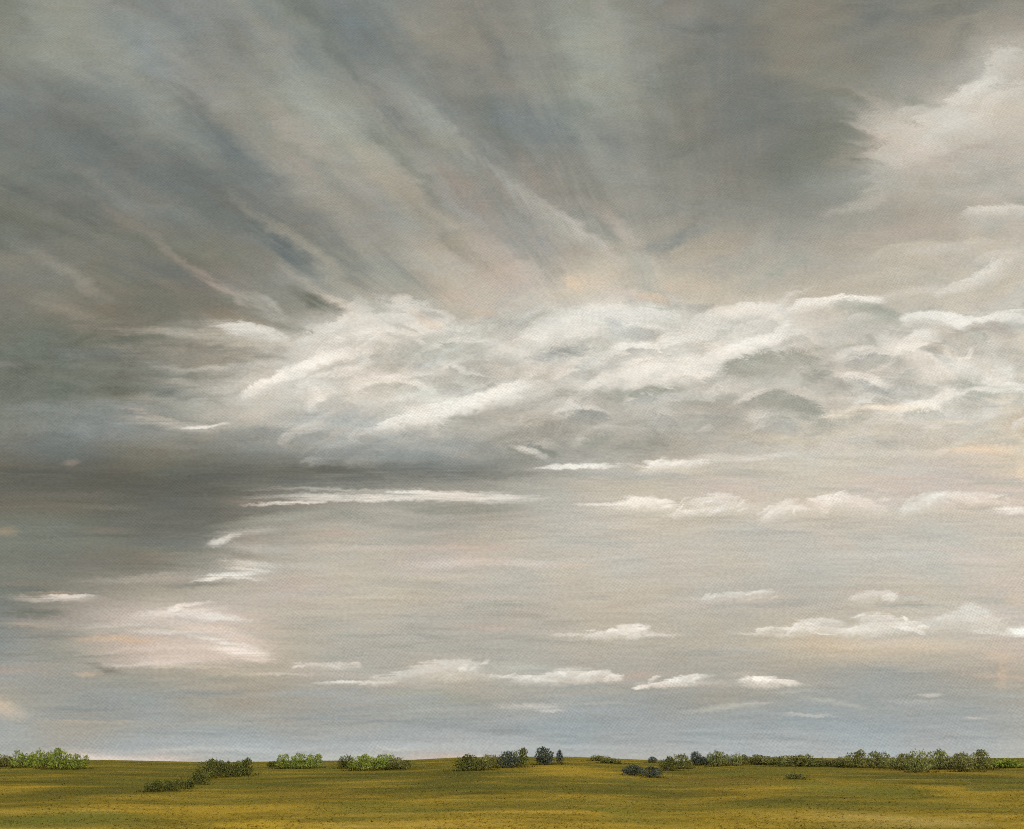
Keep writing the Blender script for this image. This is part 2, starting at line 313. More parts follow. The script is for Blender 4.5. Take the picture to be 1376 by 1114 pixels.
 (1230,866,150,10,1,186,'o',.55,0,'h'), (1060,868,80,8,0,178,'o',.45,0,'h'), (1345,880,34,8,0,180,'O',.4,0,'h'), (1349,905,10,26,15,184,'O',.35,0,'f'), (1190,905,150,8,0,142,'b',.35,0,'h'), (1365,805,24,12,0,190,'O',.35,0,'h'),
 (965,953,70,4,-4,178,'g',.6,0,'h'), (1000,947,50,3,-3,184,'c',.5,0,'h'), (1120,945,60,4,9,172,'g',.6,0,'h'), (1090,962,44,3,3,190,'c',.65,0,'h'), (1065,930,40,3,0,176,'g',.5,0,'h'),
 (1248,933,26,3,1,206,'c',.5,0,'h'), (1230,942,70,4,2,172,'b',.5,0,'h'), (1312,965,20,2,2,190,'P',.7,0,'h'), (1380,960,70,6,0,168,'n',.4,0,'h'),
 (300,1007,180,4,-1,182,'b',.6,0,'h'), (135,1017,44,5,0,204,'p',.6,0,'h'), (200,1019,60,3,0,196,'p',.55,0,'h'), (535,1006,40,3,1,196,'n',.4,0,'h'), (720,1003,180,4,0,172,'b',.5,0,'h'), (300,985,120,5,0,142,'B',.45,0,'h'), (490,992,90,6,0,148,'B',.4,0,'h'),
 (1050,1000,160,4,-1,170,'B',.4,0,'h'), (130,970,110,3,1,166,'o',.35,0,'h'), (300,970,110,3,-1,168,'o',.3,0,'h'), (930,990,160,5,0,144,'B',.35,0,'h'), (640,1016,60,3,0,186,'P',.5,0,'h'),
]

def deck_tone(px, py):
    cells = [[float(c.rstrip('nbBgwpPoOc')) for c in t.split()] for _, t in ROWS]
    ys = [r[0] for r in ROWS]
    return float(np.interp(py, ys, [np.interp(px, COLS, c) for c in cells]))

def under_strokes():
    """Loose strokes under the drawn ones: along the rays high up, curling in the bright bank, level near the field."""
    rnd = random.Random(11)
    out = []
    for i in range(680):
        px, py = rnd.uniform(-60, 1440), rnd.uniform(-10, 1012)
        if i > 460:                          # the bright bank is the busiest
            px, py = rnd.uniform(400, 1420), rnd.gauss(490, 48)
            if not 395 < py < 608:
                continue
        L = deck_tone(px, py)
        if py < 400:
            if px < 880:
                deg, b = math.degrees(math.atan2(730 - py, 1010 - px)) - 6 + rnd.gauss(0, 4), 'r'
                hl, hw, dl = rnd.uniform(60, 150), rnd.uniform(9, 26), rnd.choice((-1, 1)) * rnd.uniform(6, 14)
            else:
                deg, b = rnd.gauss(-20, 22), 'f'
                hl, hw, dl = rnd.uniform(40, 100), rnd.uniform(8, 22), rnd.choice((-1, 1)) * rnd.uniform(4, 11)
        elif py < 610:
            deg, b = (max(-36, min(18, rnd.gauss(-14, 14))), 'f') if px > 430 else (rnd.gauss(2, 4), 'h')
            k = 1.0 if px > 380 else 0.55
            if i > 460:
                k2 = rnd.random()
                if k2 < .4:                                  # a billow: crisp lit top, grey fold under it
                    hl, hw, deg = rnd.uniform(18, 46), rnd.uniform(7, 13), max(-34, min(16, rnd.gauss(-12, 13)))
                    out.append((px, py, hl, hw, deg, L + rnd.uniform(20, 38), 'c', rnd.uniform(.65, .9), .2, 'F'))
                    out.append((px + 6, py + hw * 1.15, hl * .9, hw * .8, deg + 6, L - rnd.uniform(16, 32), rnd.choice('ngb'), rnd.uniform(.5, .75), .1, 'F'))
                    continue
                if k2 < .65:                                 # small crisp touches
                    up = rnd.random() < .62
                    out.append((px, py, rnd.uniform(10, 34), rnd.uniform(2.5, 6), max(-38, min(18, rnd.gauss(-16, 14))), L + (rnd.uniform(20, 36) if up else -rnd.uniform(16, 30)), 'c' if up else rnd.choice('ngb'),
                                rnd.uniform(.5, .8), .25, 'F' if rnd.random() < .5 else 'f'))
                    continue
            hl, hw, dl = rnd.uniform(30, 80), rnd.uniform(4, 12), rnd.choice((-1, 1)) * rnd.uniform(9, 25) * k
            if dl > 0 and px > 430 and rnd.random() < 0.6:
                b = 'F'
        else:
            deg, b = rnd.gauss(0, 2), 'h'
            hl, hw, dl = rnd.uniform(50, 140), rnd.uniform(2.5, 7.5), rnd.choice((-1, 1)) * rnd.uniform(6, 14)
        t = rnd.choice('nngwcb' if dl > 0 else 'nnggb') if py < 640 else rnd.choice('nnwpPP' if dl > 0 else 'nngb')
        out.append((px, py, hl, hw, deg, L + dl, 'B' if py > 930 else t, rnd.uniform(.4, .7), rnd.choice((0, 0, .1)), b))
    return out

DABS = under_strokes() + [
 (960,684,190,10,0,194,'c',.5,0,'h'), (1210,680,220,12,0,192,'p',.5,0,'h'), (1180,848,220,9,0,188,'w',.5,0,'h'), (1250,836,120,14,-2,188,'n',.45,0,'h'), (820,850,120,7,0,184,'w',.45,0,'h'),
 (640,908,220,11,0,176,'w',.5,0,'h'), (960,918,150,8,0,172,'n',.45,0,'h'),
 (240,830,150,20,4,182,'P',.3,0,'h'), (270,872,150,14,4,184,'P',.3,0,'h')] + DABS + [
 (230,500,120,7,3,116,'g',.6,0,'h'), (160,515,120,6,2,112,'g',.5,0,'h'), (270,512,90,6,3,162,'n',.5,0,'h'), (330,490,70,6,-4,188,'c',.55,0,'h'), (240,540,100,8,4,150,'n',.5,0,'h'), (320,555,80,9,-4,180,'w',.5,0,'h'),
 (130,580,120,10,4,130,'b',.5,0,'h'), (400,585,90,12,8,150,'b',.5,0,'h'), (360,610,120,8,4,118,'b',.5,0,'h'), (470,610,110,9,2,132,'b',.5,0,'h'), (600,605,100,10,-4,146,'b',.5,0,'h'), (520,580,60,8,-20,172,'n',.45,0,'f'),
 (440,590,50,5,-32,166,'n',.45,0,'f'), (480,565,50,6,-30,178,'n',.45,0,'f'), (250,600,120,6,2,122,'n',.4,0,'h'), (140,600,90,5,2,120,'w',.35,0,'h'),
 (1255,195,120,60,-15,180,'w',.45,0,'f'), (1325,150,90,60,-30,184,'w',.45,0,'f'), (1195,170,50,34,15,170,'w',.4,0,'f'), (1230,250,110,30,-10,166,'w',.4,0,'f'),
 (1150,148,40,8,32,162,'n',.4,0,'f'), (1160,168,34,5,20,176,'c',.5,0,'f'), (1162,188,32,5,4,172,'c',.5,0,'f'), (1180,232,40,6,-18,176,'c',.5,0,'f'), (1172,136,44,7,38,160,'n',.45,0,'f'), (1190,205,30,10,0,186,'c',.5,0,'f'),
 (1300,208,70,16,-18,156,'p',.5,0,'f'), (1345,235,60,12,-10,160,'n',.5,0,'f'), (1250,225,60,10,-14,164,'p',.4,0,'f'), (1345,135,44,10,-32,202,'c',.55,.1,'F'), (1275,175,50,9,-24,200,'c',.5,.1,'F'), (1330,165,50,8,-24,172,'p',.4,0,'f'),
 (1240,305,90,14,-10,170,'p',.4,0,'f'), (1290,330,70,8,-8,186,'c',.5,.1,'F'), (1215,335,60,8,-12,180,'w',.45,.1,'F'), (1350,345,40,8,-6,192,'c',.5,.1,'F'), (1170,370,60,8,-8,180,'w',.4,0,'F'),
 (1000,462,56,9,-18,222,'c',.8,.2,'F'), (955,486,34,8,-24,216,'c',.75,.2,'F'), (1040,488,60,16,-4,150,'g',.6,.2,'F'), (1130,404,58,9,-6,220,'c',.8,.2,'F'), (1166,416,46,12,14,158,'g',.6,.2,'F'),
 (1062,546,50,14,14,148,'g',.6,.2,'F'), (1255,430,46,9,-2,220,'c',.75,.2,'F'), (640,537,80,11,-15,222,'c',.75,.1,'F'), (575,556,70,9,-14,218,'c',.65,.1,'F'), (400,497,70,9,-22,220,'c',.75,.1,'F'), (470,440,80,14,-14,208,'c',.55,.1,'F'),
 (880,497,80,10,-12,214,'c',.6,.1,'F'), (780,430,60,12,-20,214,'c',.6,.1,'F'), (850,426,60,9,-4,212,'n',.55,.1,'F'), (680,470,70,10,12,206,'c',.5,.1,'F'), (345,447,50,9,8,206,'c',.6,.1,'F'), (1230,478,60,10,30,212,'c',.55,.1,'F'), (1010,420,60,9,-6,214,'c',.6,.2,'F'),
 (865,526,66,7,-8,150,'g',.55,.1,'f'), (745,478,32,9,-8,150,'b',.55,.15,'f'), (720,585,90,12,-18,146,'n',.5,0,'f'), (820,575,80,10,-14,152,'n',.45,0,'f'),
 (1312,124,44,16,-22,208,'c',.5,.1,'F'), (1262,160,40,15,-8,204,'c',.45,.1,'F'), (1212,180,34,14,10,196,'c',.45,.1,'F'), (1352,84,34,16,-30,202,'c',.45,.1,'F'), (1300,165,36,14,-4,200,'c',.45,.1,'F'), (1240,205,36,12,-10,192,'p',.45,.1,'F'), (1345,205,50,16,-12,172,'p',.45,0,'f'), (1210,150,24,12,30,178,'n',.4,0,'f'), (1340,160,60,16,-20,192,'w',.4,0,'f'),
 (255,812,40,3,-6,214,'p',.7,.1,'h'), (300,832,50,4,6,212,'c',.6,.1,'h'), (225,848,70,4,2,202,'p',.6,0,'h'), (300,862,60,4,10,214,'c',.7,.1,'h'), (340,884,40,4,4,206,'P',.6,0,'h'),
 (200,892,90,4,-1,200,'p',.6,0,'h'), (270,843,60,3,3,196,'O',.35,0,'h'), (250,896,100,3,1,186,'o',.5,0,'h'), (160,840,60,3,-2,194,'c',.5,0,'h')]

def stroke_group(strokes):
    g = bpy.data.node_groups.new('cloud_strokes', 'ShaderNodeTree')
    g.interface.new_socket('deck', in_out='INPUT', socket_type='NodeSocketColor')
    for key in 'rhf':
        g.interface.new_socket(key, in_out='INPUT', socket_type='NodeSocketVector')
    g.interface.new_socket('deck', in_out='OUTPUT', socket_type='NodeSocketColor')
    N = Nodes(tree=g)
    gi, go = g.nodes.new('NodeGroupInput'), g.nodes.new('NodeGroupOutput')
    col = gi.outputs['deck']
    live = {}
    for (c0, l1, l2, th, tn, op, core, b, top) in strokes:
        if b not in live:                    # ties these strokes to the ones below them: keeps the shader evaluation short
            tie = N.new('VectorMath', operation='MULTIPLY_ADD')
            N.link(col, tie.inputs[0])
            tie.inputs[1].default_value = (1e-9, 1e-9, 1e-9)
            N.link(gi.outputs[b], tie.inputs[2])
            live[b] = tie.outputs[0]
        mp = N.new('Mapping', vector_type='TEXTURE')
        N.link(live[b], mp.inputs[0])
        mp.inputs['Location'].default_value = (c0[0], c0[1], 0)
        mp.inputs['Rotation'].default_value = (0, 0, th)
        mp.inputs['Scale'].default_value = (l1, l2, 1)
        d = N.vmath('LENGTH', mp.outputs[0])
        if top:
            f = N.math('MULTIPLY', N.rng(d, 0.72, 1.0, min(1.0, op * 1.05), 0.0, 'SMOOTHSTEP'), N.rng(N.vmath('DOT_PRODUCT', mp.outputs[0], (0.0, 1.0, 0.0)), -0.7, 0.55, 0.0, 1.0, 'SMOOTHSTEP'))
        else:
            f = N.rng(d, 0.1 + core, 1.0, min(1.0, op * 1.1), 0.0, 'SMOOTHSTEP')
        col = N.mix(f, col, tn)
    N.link(col, go.inputs[0])
    return g

def broken_tops():
    rnd = random.Random(3)
    out = []
    for (px, py, hl, hw, deg, L, t, op, core, b) in DABS:
        if b == 'H' and py > 600:
            for _ in range(4):
                k = rnd.uniform(-1.15, 1.15)
                out.append((px + hl * k, py + rnd.uniform(-.8, .7) * hw + 1.5 * abs(k), rnd.uniform(6, 16), rnd.uniform(1.5, 3.4), deg + rnd.gauss(-8, 16), L + rnd.uniform(-6, 8), t, rnd.uniform(.45, .75), .2, rnd.choice('Hh')))
            out.append((px + 4, py + hw * 1.3, hl * 1.5, hw * .9, deg * .3, L - 24, 'w', .45, 0, 'h'))
    return out
DABS = [d if not (d[-1] == 'H' and d[1] > 600) else d[:7] + (d[7] * .82,) + d[8:] for d in DABS] + broken_tops()

def sky_material(u0, u1, v0, v1):
    """The deck's material for the dome faces between these sky coordinates: only the strokes that reach them."""
    m, N = material('storm_cloud_sky')
    tc = N.new('TexCoord')
    x, y, z = N.sep(tc.outputs['Object'])
    z = N.math('SUBTRACT', z, EYE)
    P = N.xyz(N.math('MULTIPLY', N.math('DIVIDE', x, y), FPX), N.math('MULTIPLY', N.math('DIVIDE', z, y), FPX), 0.0)
    U, V, _ = N.sep(P)
    row = lambda py: sky_uv(688, py)[1]
    # polar coordinates about the point the rays fan out from
    cu, cv = sky_uv(1010, 730)
    rel = N.vmath('SUBTRACT', P, (cu, cv, 0))
    ru, rv, _ = N.sep(rel)
    polar = N.xyz(N.math('MULTIPLY', N.math('ARCTAN2', ru, rv), 600.0), N.math('MULTIPLY', N.vmath('LENGTH', rel), 0.22), 0.0)
    # brush noises
    ray_n = N.noise(polar, 1 / 38.0, 5.0, 0.6, 0.8)
    lev_n = N.noise(N.scaled(P, 1 / 75.0, 1 / 7.5), 1.0, 5.0, 0.6, 0.5)
    flf_n = N.noise(N.scaled(P, 1 / 56.0, 1 / 24.0, rot=math.radians(-16)), 1.0, 4.0, 0.55, 0.8)
    # bristle marks along each kind of stroke
    ray_b = N.noise(N.scaled(polar, 1 / 7.0, 1 / 22.0), 1.0, 3.0, 0.6, 0.3)
    lev_b = N.noise(N.scaled(P, 1 / 60.0, 1 / 3.0), 1.0, 3.0, 0.6, 0.3)
    flf_b = N.noise(N.scaled(N.vmath('ADD', P, N.vmath('SCALE', N.noise(N.scaled(P, 1 / 70.0, 1 / 45.0), 1.0, 1.0, color=True), scale=60.0)), 1 / 34.0, 1 / 4.0, rot=math.radians(-24)), 1.0, 3.0, 0.6, 0.3)
    # warps
    w1 = N.vmath('SUBTRACT', N.noise(N.scaled(P, 1 / 110.0, 1 / 60.0), 1.0, 3.0, 0.55, color=True), (0.5, 0.5, 0.5))
    w2 = N.vmath('SUBTRACT', N.noise(N.scaled(P, 1 / 26.0, 1 / 15.0), 1.0, 3.0, 0.6, color=True), (0.5, 0.5, 0.5))
    w3 = N.vmath('SUBTRACT', N.noise(N.scaled(P, 1 / 9.0, 1 / 6.0), 1.0, 2.0, 0.6, color=True), (0.5, 0.5, 0.5))
    low = N.rng(V, row(700), row(480), 0.0, 1.0, 'SMOOTHSTEP')      # 0 near the field, 1 high up
    amp = N.rng(low, 0.0, 1.0, 0.38, 1.0)
    Pw = N.vmath('ADD', P, N.vmath('SCALE', N.vmath('ADD', N.vmath('MULTIPLY', w1, (70.0, 34.0, 0.0)), N.vmath('MULTIPLY', w2, (24.0, 13.0, 0.0))), scale=amp))
    Pw = N.vmath('ADD', Pw, N.vmath('SCALE', N.vmath('MULTIPLY', w3, (13.0, 7.0, 0.0)), scale=N.rng(low, 0.0, 1.0, 1.0, 0.4)))
    Wu, Wv, _ = N.sep(Pw)
    def branch(nz, fine):
        return N.xyz(Wu, Wv, N.rng(N.math('MULTIPLY_ADD', fine, 0.55, N.math('MULTIPLY', nz, 0.6)), 0.44, 0.82, 0.0, 0.95))
    br = {'r': branch(ray_n, ray_b), 'h': branch(lev_n, lev_b), 'f': branch(flf_n, flf_b)}
    # ground tone of the deck: one colour band per height, blended upwards
    col = None
    Wu2 = N.math('MULTIPLY_ADD', Wu, 1 / 2400.0, 0.5)
    rows = [(row(yy), yy, txt) for yy, txt in reversed(ROWS)]
    lo_i = max([i for i, r in enumerate(rows) if r[0] <= v0 - 40] or [0])
    hi_i = min([i for i, r in enumerate(rows) if r[0] >= v1 + 40] or [len(rows) - 1])
    prev_v = None
    for v, yy, txt in rows[lo_i:hi_i + 1]:
        rp = N.new('ValToRGB')
        cr = rp.color_ramp
        cr.interpolation = 'CARDINAL'
        cells = txt.split()
        while len(cr.elements) < len(COLS):
            cr.elements.new(0.5)
        for e, xx in zip(cr.elements, COLS):
            e.position = min(1, max(0, sky_uv(xx, yy)[0] / 2400.0 + 0.5))
        for e, c, xx in zip(cr.elements, cells, COLS):
            e.color = tone(float(c.rstrip('nbBgwpPoOc')), c[-1] if c[-1].isalpha() else 'n', yy, xx)
        N.link(Wu2, rp.inputs[0])
        col = rp.outputs[0] if col is None else N.mix(N.rng(Wv, prev_v, v, 0.0, 1.0), col, rp.outputs[0])
        prev_v = v
    ray_w = N.math('MULTIPLY', N.math('MULTIPLY', low, N.rng(V, row(440), row(380), 0.2, 1.0)), N.rng(U, 60.0, 420.0, 1.0, 0.3))
    rayf = N.rng(ray_n, 0.25, 0.75, -1.0, 1.0)
    levf = N.rng(lev_n, 0.25, 0.75, -1.0, 1.0)
    flff = N.rng(flf_n, 0.25, 0.75, -1.0, 1.0)
    # strokes, a handful to a node group
    near = []
    for (px, py, hl, hw, deg, L, t, op, core, b) in DABS:
        top = b.isupper()                    # a crest: crisp along the top, melting away below
        if top:
            hw, py = hw * 1.5, py + hw * 0.5
        c0 = sky_uv(px, py)
        a = math.radians(deg)
        c1 = sky_uv(px + hl * math.cos(a), py + hl * math.sin(a))
        c2 = sky_uv(px - hw * math.sin(a), py + hw * math.cos(a))
        l1 = math.hypot(c1[0] - c0[0], c1[1] - c0[1]) * 1.25
        l2 = math.hypot(c2[0] - c0[0], c2[1] - c0[1]) * 1.35
        th = math.atan2(c1[1] - c0[1], c1[0] - c0[0])
        eu = math.hypot(l1 * math.cos(th), l2 * math.sin(th)) + 36
        ev = math.hypot(l1 * math.sin(th), l2 * math.cos(th)) + (24 if py < 650 else 14)
        if c0[0] + eu < u0 or c0[0] - eu > u1 or c0[1] + ev < v0 or c0[1] - ev > v1:
            continue
        near.append((c0, l1, l2, th, tone(L, t, py, px), op, core, b.lower(), top))
    for k in range(0, len(near), 8):
        g = stroke_group(near[k:k + 8])
        gn = N.new('Group')
        gn.node_tree = g
        N.link(col, gn.inputs['deck'])
        for key in 'rhf':
            N.link(br[key], gn.inputs[key])
        col = gn.outputs[0]
    # brush marks: value and hue
    bank = N.math('MULTIPLY', N.rng(V, row(640), row(590), 0.0, 1.0), N.rng(V, row(400), row(460), 0.0, 1.0))
    g = N.math('MULTIPLY', N.math('MULTIPLY', rayf, ray_w), 0.085)
    g = N.math('MULTIPLY_ADD', levf, N.math('MULTIPLY', N.math('SUBTRACT', 1.0, low), 0.095), g)
    g = N.math('MULTIPLY_ADD', flff, N.math('MULTIPLY_ADD', bank, 0.10, N.math('MULTIPLY', low, 0.07)), g)
    g = N.math('MULTIPLY_ADD', N.rng(ray_b, 0.3, 0.7, -1.0, 1.0), N.math('MULTIPLY', ray_w, 0.022), g)
    g = N.math('MULTIPLY_ADD', N.rng(lev_b, 0.3, 0.7, -1.0, 1.0), N.math('MULTIPLY', N.math('SUBTRACT', 1.0, low), 0.025), g)
    g = N.math('MULTIPLY_ADD', N.rng(flf_b, 0.3, 0.7, -1.0, 1.0), N.math('MULTIPLY_ADD', bank, 0.05, 0.015), g)
    hue = N.noise(N.scaled(P, 1 / 130.0, 1 / 70.0, loc=(3.1, 7.7, 2.0)), 1.0, 4.0, 0.6)
    fine = N.noise(N.scaled(P, 1 / 5.0, 1 / 3.2), 1.0, 2.0, 0.6)
    g = N.math('MULTIPLY_ADD', N.rng(fine, 0.3, 0.7, -1.0, 1.0), 0.085, g)
    # the ribbed grain the whole sky shows
    drift = N.math('MULTIPLY', N.noise(N.scaled(P, 1 / 90.0, 1 / 90.0), 1.0, 2.0), 16.0)
    weave = N.math('MULTIPLY', N.math('SINE', N.math('ADD', N.math('MULTIPLY_ADD', U, 1.16, N.math('MULTIPLY', V, 0.30)), drift)), N.math('SINE', N.math('SUBTRACT', N.math('MULTIPLY_ADD', V, 1.26, N.math('MULTIPLY', U, -0.22)), drift)))
    wamp = N.rng(N.noise(N.scaled(P, 1 / 60.0, 1 / 45.0, loc=(5, 5, 5)), 1.0, 3.0), 0.35, 0.65, 0.025, 0.105)
    g = N.math('MULTIPLY_ADD', weave, wamp, g)
    col = N.mix(1.0, col, N.xyz(*[N.math('ADD', g, 1.0)] * 3), 'MULTIPLY')
    col = N.mix(1.0, col, N.mix(N.rng(hue, 0.36, 0.64, 0.0, 1.0), (0.975, 1.0, 1.015, 1), (1.03, 0.995, 0.965, 1)), 'MULTIPLY')
    em = N.new('Emission')
    N.link(col, em.inputs[0])
    em.inputs[1].default_value = SKY_GAIN
    out = N.new('OutputMaterial')
    N.link(em.outputs[0], out.inputs[0])
    return m

def build_sky():
    R = 6000.0
    az = [math.radians(a) for a in range(-78, 79, 2)]
    el = [math.radians(e) for e in [-3, -1] + list(range(0, 41)) + [44, 48, 52, 56, 60, 66]]
    az_cut = [-90, -20, -10, 0, 10, 20, 90]
    el_cut = [-4, 3, 6, 9, 12, 15, 18, 20, 22, 25, 28, 32, 90]
    verts = [(R * math.cos(e) * math.sin(a), R * math.cos(e) * math.cos(a), R * math.sin(e) + EYE) for e in el for a in az]
    n = len(az)
    faces, slot, ext = [], [], {}
    uv = lambda a, e: (math.tan(a) * FPX, math.tan(e) / math.cos(a) * FPX)
    for i in range(len(el) - 1):
        for j in range(n - 1):
            faces.append((i * n + j, (i + 1) * n + j, (i + 1) * n + j + 1, i * n + j + 1))
            am, emid = math.degrees(az[j] + az[j + 1]) / 2, math.degrees(el[i] + el[i + 1]) / 2
            k = (sum(am > c for c in az_cut), sum(emid > c for c in el_cut))
            slot.append(k)
            pts = [uv(a, e) for a in (az[j], az[j + 1]) for e in (el[i], el[i + 1])]
            if abs(am) < 44:
                b = ext.setdefault(k, [1e9, -1e9, 1e9, -1e9])
                b[0] = min(b[0], *[p[0] for p in pts]); b[1] = max(b[1], *[p[0] for p in pts])
                b[2] = min(b[2], *[p[1] for p in pts]); b[3] = max(b[3], *[p[1] for p in pts])
    o = link_mesh('sky', verts, faces, None, smooth=True)
    order = {}
    for k, b in ext.items():
        order[k] = len(order)
        o.data.materials.append(sky_material(*b))
    o.data.polygons.foreach_set('material_index', [order[k] for k in slot])
    o['kind'] = 'structure'
build_sky()

# ------------------------------------------------------------------ ground: a meadow that rises to a low crest
CREST_X = [-200, 0, 130, 200, 330, 440, 560, 620, 700, 760, 830, 880, 905, 960, 1030, 1100, 1200, 1376, 1600]
CREST_Y = [1024, 1024, 1022, 1022, 1025, 1023, 1022, 1019, 1018, 1018, 1021, 1023, 1023, 1020, 1019, 1020, 1020, 1019, 1019]
CREST_D = 150.0

def ground_z(x, y):
    x, y = np.asarray(x, float), np.asarray(y, float)
    u = np.clip(x / np.maximum(y, 15.0), -0.75, 0.75)
    row = np.interp(u * FPX * 0.955 + 688, CREST_X, CREST_Y)
    top = EYE + (EYE_ROW - row) / FPX * CREST_D
    s = np.clip((y - 18.0) / (CREST_D - 18.0), 0, 1)
    z = top * s ** 0.92
    z = z + 0.10 * s * np.sin(x * 0.11 + 1.3) * np.sin(y * 0.09 + 0.4) * np.clip((CREST_D - y) / 40, 0, 1)
    d = np.clip((y - CREST_D) / 160.0, 0, 1)
    z = z - (top + 2.0) * d * d * (3 - 2 * d)
    return np.where(y < 18, 0.0, z)

def ground_at(px, py):
    """The point of the meadow seen at a photograph pixel."""
    u, v = (c / FPX for c in sky_uv(px, py))
    ys = np.linspace(20, CREST_D, 2600)
    z = ground_z(u * ys, ys)
    hit = np.nonzero((z - EYE) / ys >= v)[0]
    y = ys[hit[0]] if len(hit) else CREST_D
    return Vector((u * y, y, float(ground_z(u * y, y))))

def meadow_colour(N, grain=True):
    """Olive and ochre meadow in large brushed patches, the same for the soil sheet and the grass on it."""
    geo = N.new('NewGeometry')
    P = geo.outputs['Position']
    big = N.noise(N.scaled(P, 1 / 17.0, 1 / 9.0, 0.0), 1.0, 4.0, 0.6, 0.6)
    mid = N.noise(N.scaled(P, 1 / 3.6, 1 / 2.6, 0.0, loc=(4, 9, 0)), 1.0, 4.0, 0.62, 0.3)
    small = N.noise(N.scaled(P, 2.6, 1.5, 0.0), 1.0, 3.0, 0.6)
    x, y, z = N.sep(P)
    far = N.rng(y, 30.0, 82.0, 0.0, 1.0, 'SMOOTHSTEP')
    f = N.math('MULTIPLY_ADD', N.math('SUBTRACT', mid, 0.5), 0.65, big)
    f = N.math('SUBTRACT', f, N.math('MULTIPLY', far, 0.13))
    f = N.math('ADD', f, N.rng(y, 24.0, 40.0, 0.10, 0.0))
    rp = N.new('ValToRGB')
    stops = [(0.22, (0.085, 0.080, 0.014)), (0.38, (0.145, 0.125, 0.018)), (0.5, (0.225, 0.172, 0.022)), (0.62, (0.32, 0.235, 0.032)), (0.78, (0.42, 0.31, 0.062))]
    while len(rp.color_ramp.elements) < len(stops):
        rp.color_ramp.elements.new(0.5)
    for e, (p, c) in zip(rp.color_ramp.elements, stops):
        e.position = p
    for e, (p, c) in zip(rp.color_ramp.elements, stops):
        e.color = (*c, 1)
    N.link(f, rp.inputs[0])
    col = rp.outputs[0]
    green = N.noise(N.scaled(P, 1 / 11.0, 1 / 7.0, 0.0, loc=(13, 2, 0)), 1.0, 3.0, 0.6)
    col = N.mix(N.rng(green, 0.45, 0.66, 0.0, 0.75), col, (0.105, 0.115, 0.022, 1))
    for px, py, rx, ry, c, k in PATCHES:
        p = ground_at(px, py)
        q0, q1 = ground_at(px, py + ry), ground_at(px, max(1028, py - ry))
        mp = N.new('Mapping', vector_type='TEXTURE')
        wob = N.vmath('ADD', P, N.vmath('SCALE', N.vmath('SUBTRACT', N.noise(N.scaled(P, 0.16, 0.16, 0.0), 1.0, 3.0, color=True), (0.5, 0.5, 0.5)), scale=9.0))
        N.link(wob, mp.inputs[0])
        mp.inputs['Location'].default_value = (p.x, (q0.y + q1.y) / 2, p.z)
        mp.inputs['Scale'].default_value = (rx / FPX * p.y * 1.3, max(2.0, (q1.y - q0.y) / 2) * 1.4, 40.0)
        col = N.mix(N.rng(N.vmath('LENGTH', mp.outputs[0]), 0.2, 1.0, k, 0.0, 'SMOOTHSTEP'), col, (*c, 1))
    col = N.mix(1.0, col, (0.77, 0.675, 0.56, 1), 'MULTIPLY')
    if grain:
        col = N.mix(1.0, col, N.mix(N.rng(small, 0.3, 0.7, 0.0, 1.0), (0.9, 0.9, 0.92, 1), (1.1, 1.1, 1.05, 1)), 'MULTIPLY')
    return col

OLIVE, BROWN, OCHRE, GOLD, TAN, GREEN = (0.085, 0.085, 0.016), (0.16, 0.118, 0.022), (0.31, 0.225, 0.026), (0.40, 0.29, 0.03), (0.38, 0.30, 0.08), (0.145, 0.155, 0.026)
PATCHES = [(110, 1066, 90, 14, OLIVE, .85), (300, 1090, 120, 10, OCHRE, .7), (330, 1108, 70, 8, GOLD, .8), (225, 1040, 100, 8, OLIVE, .7), (380, 1056, 60, 10, OLIVE, .7),
           (610, 1046, 70, 12, OLIVE, .85), (410, 1070, 70, 8, BROWN, .5), (880, 1066, 70, 14, OLIVE, .7), (770, 1036, 60, 8, OCHRE, .85), (730, 1048, 40, 6, OLIVE, .6),
           (960, 1050, 80, 8, BROWN, .6), (860, 1096, 70, 8, GREEN, .6), (1290, 1062, 40, 8, OCHRE, .7), (1250, 1036, 90, 7, BROWN, .6), (1160, 1062, 70, 12, GREEN, .5),
           (1200, 1104, 120, 12, TAN, .75), (1330, 1070, 30, 18, OCHRE, .5), (900, 1110, 120, 6, OCHRE, .6), (600, 1100, 90, 8, OCHRE, .5), (60, 1100, 90, 10, GREEN, .6),
           (1050, 1095, 90, 10, OCHRE, .5), (20, 1034, 40, 6, OCHRE, .5), (1330, 1040, 50, 8, OCHRE, .4), (500, 1084, 80, 8, GREEN, .4)]

